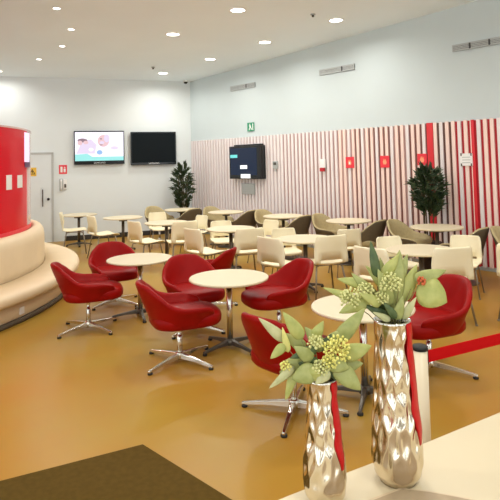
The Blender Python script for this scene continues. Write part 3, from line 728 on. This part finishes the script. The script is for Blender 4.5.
for m, b, tp, w, d0, d1, c, r in [('lf_light', (-17, 38), (-35, 64), 13, -4, -6, .08, .6), ('lf_pale', (-33, 36), (-58, 58), 10, -2, -2, .08, .55), ('lf_yel', (-31, 26), (-36, 50), 7, -4, -6, .06, .5), ('lf_light', (-34, 34), (-48, 22), 9, -6, -8, .1, .6),
        ('lf_mid', (-5, 13), (-29, 6), 18, -12, -16, .16, .75), ('lf_dark', (-4, 30), (-30, 22), 10, -6, -8, .1, .5), ('lf_mid', (18, 34), (45, 62), 15, 4, 8, .1, .5), ('lf_light', (20, 22), (47, 31), 16, -4, -6, .12, .55),
        ('lf_mid', (11, 16), (34, -6), 18, -10, -14, .15, .65), ('lf_pale', (-26, 14), (-50, -5), 8, -6, -8, .12, .5), ('lf_light', (-25, 10), (-35, -17), 9, -4, -6, .1, .55), ('lf_dark', (0, 6), (-12, 26), 12, -4, -8, .1, .5),
        ('lf_dark', (3, 14), (17, 9), 10, -8, -12, .1, .5), ('lf_mid', (-8, 20), (-26, 34), 13, -8, -12, .1, .6), ('lf_mid', (4, 20), (24, 14), 15, -12, -15, .12, .65), ('lf_light', (-6, 36), (4, 52), 11, 2, 4, .08, .5),
        ('lf_dark', (-2, 2), (8, 22), 12, 2, 3, .1, .5), ('lf_mid', (-10, 12), (-34, 18), 14, 0, -2, .1, .6), ('lf_mid', (4, 24), (-14, 46), 14, 4, 6, .1, .55), ('lf_pale', (6, 12), (-8, 2), 10, -14, -18, .12, .6), ('lf_mid', (8, 30), (30, 44), 13, 4, 8, .1, .5), ('lf_dark', (-8, 10), (-22, 16), 11, -2, -4, .1, .55), ('lf_dark', (8, 4), (24, 10), 12, -4, -6, .1, .55), ('lf_mid', (-14, 26), (-34, 40), 12, 4, 8, .1, .55), ('lf_light', (-12, 4), (-4, 18), 13, -14, -17, .14, .7), ('lf_mid', (14, 10), (40, 12), 14, 0, 2, .1, .55), ('lf_dark', (0, 24), (14, 40), 10, 4, 6, .1, .5), ('lf_mid', (-20, 12), (-40, 8), 10, -2, -4, .1, .5)]:
    leaf(b2, M[m], b, tp, w, d0, d1, c, rnd=r)
for m, c, r, n, dy, s in [('berry', (13, 30), 13, 60, -12, 6), ('berryp', (-6, 36), 7, 26, -8, 7), ('berryp', (-2, 15), 8, 30, -14, 8), ('berry', (-34, 14), 5, 14, -6, 9), ('berry', (6, 20), 7, 22, -15, 10)]:
    cluster(b2, M[m], c, r, int(n * 1.6), s, dy, 1.25)
for p1, dy in [((-18, 36), -2), ((-32, 30), -2), ((12, 26), -8), ((18, 30), 2), ((-6, 32), -6), ((20, 20), -3), ((-28, 12), -4)]:
    stem(b2, (p1[0] * .15, -12), p1, 0, dy)

# ------------------------------------------------------------------ belt barrier
def barrier(label, x, y):
    t = thing('barrier_post', label, 'barrier', (x, y, 0), 0, 'belt barrier posts')
    g = G(); g.lathe([(0, 0), (.17, 0), (.175, .01), (.165, .022), (.05, .04), (0, .04)], 40); g.build('base', M['steel'], t)
    g = G(); g.lathe([(.031, .035), (.031, 1.012)], 28); g.build('pole', M['post'], t)
    g = G(); g.lathe([(.033, 1.012), (.033, 1.024), (.031, 1.03), (0, 1.03)], 28); g.build('cap', M['rubber'], t)
    return t
p1 = barrier('cream barrier post with black cap behind the taller vase', .72, 2.41)
p2 = barrier('cream barrier post beyond the right edge of the photo', 2.10, 3.10)
d = V(1.38, .69, 0); d.normalize(); a = math.atan2(d.y, d.x)
bt = thing('barrier_belt', 'red barrier belt stretched from the cream post to the right', 'belt', (.72, 2.41, 0), a)
g = G(); g.box((.035, 0, .975), (.012, .014, .062)); g.box((1.508, 0, .975), (.012, .014, .062)); g.build('clip', M['rubber'], bt)
g = G(); g.box((.771, 0, .975), (1.462, .0025, .052)); g.build('webbing', M['belt'], bt)

# ------------------------------------------------------------------ world, camera
w = bpy.data.worlds.new('hall_light'); SC.world = w; w.use_nodes = True
bg = w.node_tree.nodes['Background']; bg.inputs[0].default_value = (.93, .98, 1.0, 1); bg.inputs[1].default_value = 1.35
wn = w.node_tree; tcw = wn.nodes.new('ShaderNodeTexCoord'); mp = wn.nodes.new('ShaderNodeMapping'); mp.inputs['Scale'].default_value = (5, 5, 1.6)
nz = wn.nodes.new('ShaderNodeTexNoise'); nz.inputs['Scale'].default_value = 1.0; nz.inputs['Detail'].default_value = 2
cr = wn.nodes.new('ShaderNodeValToRGB'); cr.color_ramp.elements[0].position = .40; cr.color_ramp.elements[0].color = (.16, .13, .09, 1); cr.color_ramp.elements[1].position = .58; cr.color_ramp.elements[1].color = (1.62, 1.75, 1.80, 1)
wn.links.new(tcw.outputs['Generated'], mp.inputs['Vector']); wn.links.new(mp.outputs[0], nz.inputs['Vector']); wn.links.new(nz.outputs['Fac'], cr.inputs[0]); wn.links.new(cr.outputs[0], bg.inputs[0])
cam = bpy.data.cameras.new('camera'); co = bpy.data.objects.new('camera', cam); COL.objects.link(co)
cam.sensor_width = 36; cam.lens = 540 / 500 * 36; cam.clip_start = .05
cam.shift_y = -(250 - 133.7) / 500
p = R(3); r = .025
Rv = V(1, 0, 0); F = V(0, math.cos(p), math.sin(p)); Uv = V(0, -math.sin(p), math.cos(p))
X = Rv * math.cos(r) - Uv * math.sin(r); Y = Rv * math.sin(r) + Uv * math.cos(r); Z = -F
co.matrix_world = Matrix(((X.x, Y.x, Z.x, 0), (X.y, Y.y, Z.y, 0), (X.z, Y.z, Z.z, 1.85), (0, 0, 0, 1)))
SC.camera = co
vs = SC.view_settings; vs.view_transform = 'Standard'; vs.look = 'None'; vs.gamma = 1; vs.exposure = 0.3; vs.use_curve_mapping = False
